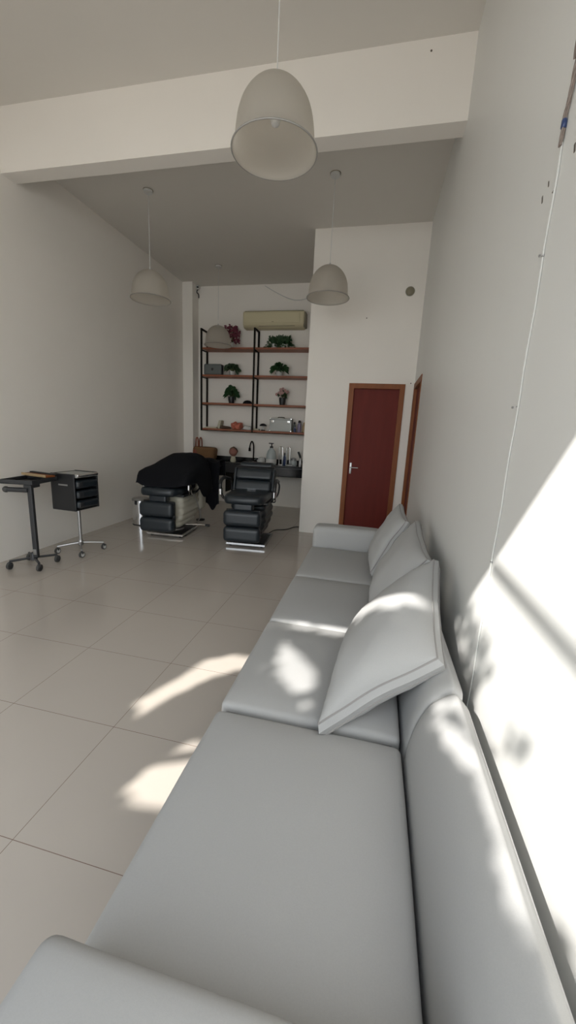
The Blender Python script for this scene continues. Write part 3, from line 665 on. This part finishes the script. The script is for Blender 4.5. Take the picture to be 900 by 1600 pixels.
# cape over it
ST0 = [(-.505, [(-.40, .775), (-.36, .80), (-.25, .765), (0, .755), (.25, .765), (.36, .80), (.41, .74)]),
      (-.40, [(-.415, .74), (-.405, .93), (-.27, .87), (0, .83), (.27, .87), (.405, .93), (.43, .66)]),
      (-.20, [(-.43, .70), (-.42, .97), (-.29, .99), (0, .96), (.29, .99), (.42, .97), (.45, .61)]),
      (.03, [(-.43, .68), (-.41, .97), (-.31, 1.09), (0, 1.11), (.31, 1.09), (.42, .97), (.46, .58)]),
      (.20, [(-.42, .70), (-.39, 1.0), (-.30, 1.15), (0, 1.175), (.30, 1.16), (.42, 1.0), (.47, .57)]),
      (.38, [(-.38, .75), (-.35, 1.0), (-.27, 1.15), (0, 1.175), (.29, 1.16), (.41, 1.0), (.46, .60)]),
      (.50, [(-.34, .75), (-.32, .95), (-.25, 1.06), (0, 1.09), (.26, 1.08), (.38, .95), (.43, .62)]),
      (.545, [(-.33, .72), (-.31, .80), (-.24, .85), (0, .86), (.25, .86), (.37, .80), (.42, .62)])]
ST = []
for (y, pts) in ST0:
    q = []
    for (x, z) in pts:
        if x < -.2: x = x*(.76 if y < .1 else .58); z = z - (.03 if y > -.1 and z > .9 else 0)
        if y < -.1 and abs(x) > .3: z = max(z, .80)
        q.append((x, z))
    ST.append((y, q))
def cape_from(ST, name, label, loc, rz):
    rows = []
    for (y, pts) in ST: rows.append(smooth_path([(p[0], y, p[1]) for p in pts], 4))
    m_ = len(rows[0]); cols = [smooth_path([rows[i][j] for i in range(len(rows))], 4) for j in range(m_)]
    n = len(cols[0]); V = []; F = []
    for j in range(m_):
        for i in range(n):
            q = cols[j][i]; w_ = noise.noise(Vector((q.x*6, q.y*6, q.z*3)))*.022; V.append(q + Vector((w_*.6*(1 if q.x > 0 else -1), 0, abs(w_))))
    for j in range(m_-1):
        for i in range(n-1): F.append((j*n+i, (j+1)*n+i, (j+1)*n+i+1, j*n+i+1))
    o = MB().add(V, F).build(name, M['cloth'], loc=loc); o.rotation_euler = (0, 0, rz)
    s = o.modifiers.new('thickness', 'SOLIDIFY'); s.thickness = .006; s.offset = 1
    return tag(o, label, 'cape')
cape_from(ST, 'barber_cape', 'black cape draped over the back and arms of the cream-based barber chair', tuple(LC), math.radians(4))
# coat rack-like stand behind with a second cape
st2 = thing('garment_stand', 'slim stand hidden under the long hanging cape behind the cream-based barber chair', 'stand', (-2.72, 5.95, 0))
MB().lathe([(.075, 0), (.075, .018), (.03, .03)], (-.14, .05, 0), 24).build('stand_base', M['blackp'], st2)
MB().tube([(-.14, .05, .02), (-.14, .02, .6), (-.12, 0, .975)], .014, 10).build('stand_pole', M['steel'], st2)
MB().tube([(-.20, 0, .985), (.26, 0, .985)], .02, 10).build('cross_bar', M['blackp'], st2)
def hung(u, v):
    x = -.24 + .52*u; top = 1.05 - .02*math.sin(u*PI*3)
    if u < .55: bot = .74 - .10*math.sin(u/.55*PI)*0 + (.05*math.sin(u*14))
    else: bot = .30 + .10*math.cos((u-.55)/.45*PI*2)*.6
    if u < .12: bot = .50
    z = top + (bot-top)*v; return x, z
V = []; F = []; nu, nv = 40, 24
for i in range(nu+1):
    for j in range(nv+1):
        u, v = i/nu, j/nv; x, z = hung(u, v); V.append((x + .012*math.sin(v*6+u*20), -.135 - .02*math.cos(u*26)*v - .015*math.sin(u*9+v*4), z))
for i in range(nu):
    for j in range(nv): F.append((i*(nv+1)+j, (i+1)*(nv+1)+j, (i+1)*(nv+1)+j+1, i*(nv+1)+j+1))
k0 = len(V)
for i in range(nu+1):                       # over the bar
    u = i/nu; x, z = hung(u, 0)
    for a in range(1, 9): an = PI*a/8; V.append((x, -.0 - .135*math.cos(an), z + .03*math.sin(an) - (a > 7)*.0))
    V.append((x, .14, .80))
for i in range(nu):
    for a in range(8): F.append((k0+i*9+a, k0+(i+1)*9+a, k0+(i+1)*9+a+1, k0+i*9+a+1))
    F.append((i*(nv+1), (i+1)*(nv+1), k0+(i+1)*9, k0+i*9))
o = MB().add(V, F).build('barber_cape', M['cloth'], loc=(-2.72, 5.95, 0)); s = o.modifiers.new('thickness', 'SOLIDIFY'); s.thickness = .006
tag(o, 'long black cape hanging down behind the cream-based barber chair', 'cape')
# bin
t = thing('waste_bin', 'chrome cylinder waste bin on the floor by the left wall', 'bin', (-3.60, 5.37, 0))
MB().lathe([(.132, .012), (.132, .40)], (0, 0, 0), 40).build('bin_body', M['chrome'], t)
MB().lathe([(.136, 0), (.136, .016), (.13, .02)], (0, 0, 0), 40).build('bin_base', M['blackp'], t)
MB().lathe([(.135, .40), (.137, .415), (.12, .435), (.05, .448), (.01, .45)], (0, 0, 0), 40).build('bin_lid', M['steel'], t)
MB().rbox(-.02, .02, -.146, -.13, .34, .41, .006, 2).build('bin_hinge', M['blackp'], t)
# power cord
tag(MB().tube(smooth_path([(-1.50, 5.45, .007), (-1.47, 5.80, .007), (-1.30, 5.93, .007), (-1.20, 6.15, .007), (-1.10, 6.2, .007), (-1.088, 6.1, .06), (-1.088, 6.1, .25)], 6), .0065, 6).build('power_cord', M['blackp']), 'dark power cord on the floor from the uncovered barber chair to the door wall', 'cord')

# ================================================================== trolleys
def castor(root, x, y, r, wm, hm, ang=0):
    c = MB().tube([(x-.013, y, r), (x+.013, y, r)], r, 18).build('castor', wm, root)
    MB().lathe([(.010, r*1.2), (.010, r*2.15)], (x, y, 0), 10).rbox(x-.02, x+.02, y-.012, y+.012, r*1.15, r*2.0, .006, 2, seg=2).build('castor_fork', M['trol'], c)
    MB().tube([(x-.0165, y, r), (x+.0165, y, r)], r*.68, 14).build('castor_hub', hm, c)
    return c
t = thing('tray_trolley', 'charcoal tray stand on four castors, nearest the photo edge, by the left wall', 'trolley', (-3.573, 3.305, 0), math.radians(10))
for (a, b) in ((-.165, -.15), (.165, -.15), (.165, .15), (-.165, .15)):
    MB().tube([(0, 0, .095), (a*.5, b*.5, .092), (a, b, .088)], .013, 8).build('base_leg', M['trol'], t); castor(t, a, b, .038, M['rubber'], M['trol'])
MB().lathe([(.034, .07), (.034, .13), (.024, .15)], (0, 0, 0), 18).build('base_hub', M['trol'], t)
MB().rbox(.018, .068, -.034, .008, .10, .90, .008, 3).build('post', M['trol'], t)
MB().rbox(.025, .061, -.039, -.033, .14, .20, .002, 2, seg=2).build('post_label', M['steel'], t)
TX0, TX1, TY0, TY1 = -.25, .105, -.06, .35
tr = MB().box(TX0, TX1, TY0, TY1, .915, .925).box(TX0, TX1, TY0, TY0+.010, .925, .962).box(TX0, TX1, TY1-.010, TY1, .925, .962).box(TX0, TX0+.010, TY0+.01, TY1-.01, .925, .962).box(TX1-.010, TX1, TY0+.01, TY1-.01, .925, .962)
tr.build('tray', M['trol'], t, smooth=False, bevel=.004)
MB().rbox(-.01, .075, -.045, .10, .875, .914, .008, 2).build('tray_bracket', M['trol'], t)
hb = MB().tube([(.03, -.03, .855), (-.185, -.045, .855)], .026, 14).build('handle', M['trol'], t)
MB().ball((-.20, -.046, .855), .033).build('handle_knob', M['rubber'], hb)
k = thing('wooden_board', 'reddish wooden board with a pale strip lying across the tray stand', 'board', (-3.715, 3.60, .963), math.radians(-10))
MB().rbox(-.20, .20, -.055, .055, .0, .024, .004, 2).build('board_body', M['casing'], k)
MB().rbox(-.20, .20, -.066, -.056, .0, .030, .003, 2).build('pale_strip', M['tan'], k)
MB().rbox(-.17, .235, .012, .05, .0245, .040, .003, 2).build('dark_strip', M['blackp'], k)

t = thing('drawer_trolley', 'black three-drawer salon cart on a silver five-wheeled pole stand', 'trolley', (-3.465, 3.885, 0), math.radians(-3))
t['label'] = 'black three-drawer salon cart on a silver pole with white-hubbed castors'
for (a, b) in ((-.18, -.18), (.18, -.18), (.18, .18), (-.18, .18)):
    MB().tube([(0, 0, .12), (a*.5, b*.5, .108), (a, b, .092)], .013, 8).build('base_leg', M['steel'], t); castor(t, a, b, .036, M['rubber'], M['whitep'])
MB().lathe([(.03, .09), (.03, .14), (.018, .16)], (0, 0, 0), 18).build('base_hub', M['steel'], t)
MB().tube([(0, 0, .14), (0, 0, .56)], .019, 14).build('pole', M['steel'], t)
MB().rbox(-.165, .175, -.215, -.195, .565, 1.0, .02, 3).build('side_panel', M['blackp'], t)
MB().rbox(-.165, .175, .135, .155, .565, 1.0, .02, 3).build('side_panel', M['blackp'], t)
MB().rbox(-.165, -.15, -.195, .135, .57, .995, .004, 2).build('back_panel', M['blackp'], t)
MB().rbox(-.15, .16, -.195, .135, .565, .585, .006, 2).build('bottom_panel', M['blackp'], t)
for i in range(3):
    z0 = .592 + i*.118
    d = MB().rbox(-.14, .20, -.190, .130, z0, z0+.095, .03, 4).build('drawer', M['black'], t)
    MB().rbox(.190, .206, -.180, -.115, z0+.02, z0+.075, .007, 2).build('drawer_edge', M['trol'], d)
tt = MB().rbox(-.148, .195, -.193, .133, .955, .992, .012, 3).build('top_tray', M['alu'], t)
MB().rbox(.160, .208, -.190, .131, .962, .998, .014, 3).build('tray_lip', M['chrome'], tt)
MB().rbox(-.05, .08, -.2185, -.2145, .86, .878, .0015, 2, seg=2).build('name_strip', M['steel'], t)

# ================================================================== added unseen tree, its crown gapped to shape the sun patches indoors
YT = -2.5
dx, dy, dz = SUN_DIR
def inpoly(x, y, P):
    c = False; j = len(P)-1
    for i in range(len(P)):
        if (P[i][1] > y) != (P[j][1] > y) and x < (P[j][0]-P[i][0])*(y-P[i][1])/(P[j][1]-P[i][1]) + P[i][0]: c = not c
        j = i
    return c
F1 = [(-1.24, 1.72), (-1.11, 1.60), (-1.05, 1.79), (-.88, 2.05), (-.66, 2.24), (-.66, 2.34), (-.87, 2.33), (-1.02, 2.20), (-1.12, 1.95)]
F2 = [(-.62, 1.55), (-.79, 1.55), (-.91, 1.38), (-.94, 1.22), (-.88, 1.17), (-.62, 1.21)]
S1 = [(-.405, 1.915), (-.17, 1.65), (-.165, 1.57), (-.18, 1.36), (-.28, 1.48), (-.395, 1.675)]
BK = [(.226, 1.30), (.24, 1.05), (.33, .97), (.335, .85), (.31, .7), (.32, .6), (.36, .54), (.40, .40), (.48, .40), (.48, 1.35), (.3, 1.35)]
pl_n = (Vector((.385, 2.07, .93))-Vector((-.085, 1.33, .50))).cross(Vector((.325, 1.44, .735))-Vector((.02, 1.96, .54))); pl_c = Vector((.16, 1.70, .68))
def grow(P, e):
    cx = sum(p[0] for p in P)/len(P); cy = sum(p[1] for p in P)/len(P)
    return [(p[0]+(e if p[0] > cx else -e), p[1]+(e if p[1] > cy else -e)) for p in P]
F1 = grow(F1, .02); F2 = grow(F2, .02); S1 = grow(S1, .02)
def keep_leaf(Q, rad):
    """where would this leaf's shadow fall, and is that place sunlit in the photograph?"""
    def at(t): return (Q.x+dx*t, Q.y+dy*t, Q.z+dz*t)
    pb = at((.70-Q.z)/dz)
    if pb[0] > .40 or pb[1] < .2:                 # passes over the sofa back and lands on the wall
        p = at((XR-Q.x)/dx)
        if p[1] < 2.2: return .13 if (p[1] > 1.35 and .62 < p[2] < .86 and p[1]+p[2] > 2.1) or (1.0 < p[1] < 1.12 and .70 < p[2] < .80) else 0.0
    # largest slumped cushion
    den = pl_n.dot(SUN_DIR); t = pl_n.dot(pl_c-Q)/den; p = at(t)
    if .0 < p[0] < .42 and 1.3 < p[1] < 2.15 and p[2] > .5:
        return max(0, min(.95, (2.70-(p[2]+1.1*p[1]))*4))
    p = at((.70-Q.z)/dz)
    if .2 < p[0] < .47 and .2 < p[1] < 1.35: return (.05 if p[0] > .37 else .13) if inpoly(p[0], p[1], BK) else 1.0
    p = at((.45-Q.z)/dz)
    if -.54 < p[0] < .2:
        if inpoly(p[0], p[1], S1): return 0.0
        if p[1] > 1.33 and p[0] < -.03 and p[2]+1.1*p[1] > 2.66: return .04
        if p[1] > 1.45 and p[0] < -.2 : return .8
        return 1.0
    p = at((-Q.z)/dz)
    if inpoly(p[0], p[1], F1) or inpoly(p[0], p[1], F2): return 0.0
    return 1.0
tree = thing('sun_mask_tree', 'added unseen tree outside the shopfront, leaves gapped to shape the sunlight', 'tree', (-5.6, YT, -.04))
cr = MB(); cnt = 0
for k in range(60000):
    X = random.uniform(-6.3, -1.2); Z = random.uniform(2.7, 6.1); Y = YT + random.uniform(-.25, .25)
    Q = Vector((X, Y, Z))
    if random.random() > keep_leaf(Q, .05): continue
    if (X+6.3) < .5*random.random() or Z > 6.2-random.random()*.4: continue
    a = random.uniform(0, 2*PI); d = Vector((math.cos(a), random.uniform(-.3, .3), math.sin(a)))
    L = .085; c = Q - d*L/2 - Vector((5.6*-1, YT, -.04))
    n = Vector((random.uniform(-.5, .5)-.5, -1+random.uniform(-.4, .4), random.uniform(-.5, .5)+.7)).normalized(); sd = d.cross(n).normalized()*.023
    cr.add([c, c+d*L*.45+sd, c+d*L, c+d*L*.45-sd], [(0, 1, 2, 3)]); cnt += 1
me = bpy.data.meshes.new('crown'); me.from_pydata(cr.v, [], cr.f); me.materials.append(M['treeleaf'])
co = bpy.data.objects.new('crown', me); COL.objects.link(co); co.parent = tree
MB().tube(smooth_path([(0, 0, 0), (.05, 0, 1.2), (-.05, 0, 2.4), (.1, 0, 3.6), (.3, 0, 4.6)], 5), .12, 12).build('trunk', M['bark'], tree)
for (a, b) in (((.0, 0, 2.9), (1.4, .05, 4.2)), ((.05, 0, 3.3), (2.3, -.05, 5.0)), ((.1, 0, 3.6), (.9, 0, 5.8))):
    MB().tube(smooth_path([a, ((a[0]+b[0])/2, 0, (a[2]+b[2])/2-.15), b], 5), .03, 8).build('branch', M['bark'], tree)

GR = {'lamp': 'dome pendant lamps', 'cushion': 'loose back cushions on the sofas', 'plant': 'potted plants on the shelves', 'sofa': 'sofa sections along the right wall',
      'barber chair': 'barber chairs by the counter', 'cape': 'black barber capes', 'stand': None, 'trolley': 'salon trolleys by the left wall', 'mark': 'chips in the right wall',
      'screw': 'screws in the right wall', 'hole': 'small holes in the walls'}
for o in list(SC.objects):
    c = o.get('category')
    if c in GR and GR[c] and o.parent is None: o['group'] = GR[c]
    if o.parent is None and o.name.startswith('chrome_stand'): o['group'] = 'chrome stands on the counter'
    if o.parent is None and c == 'bottle' and o.location.z > 1.4: o['group'] = 'bottles on the bottom shelf'
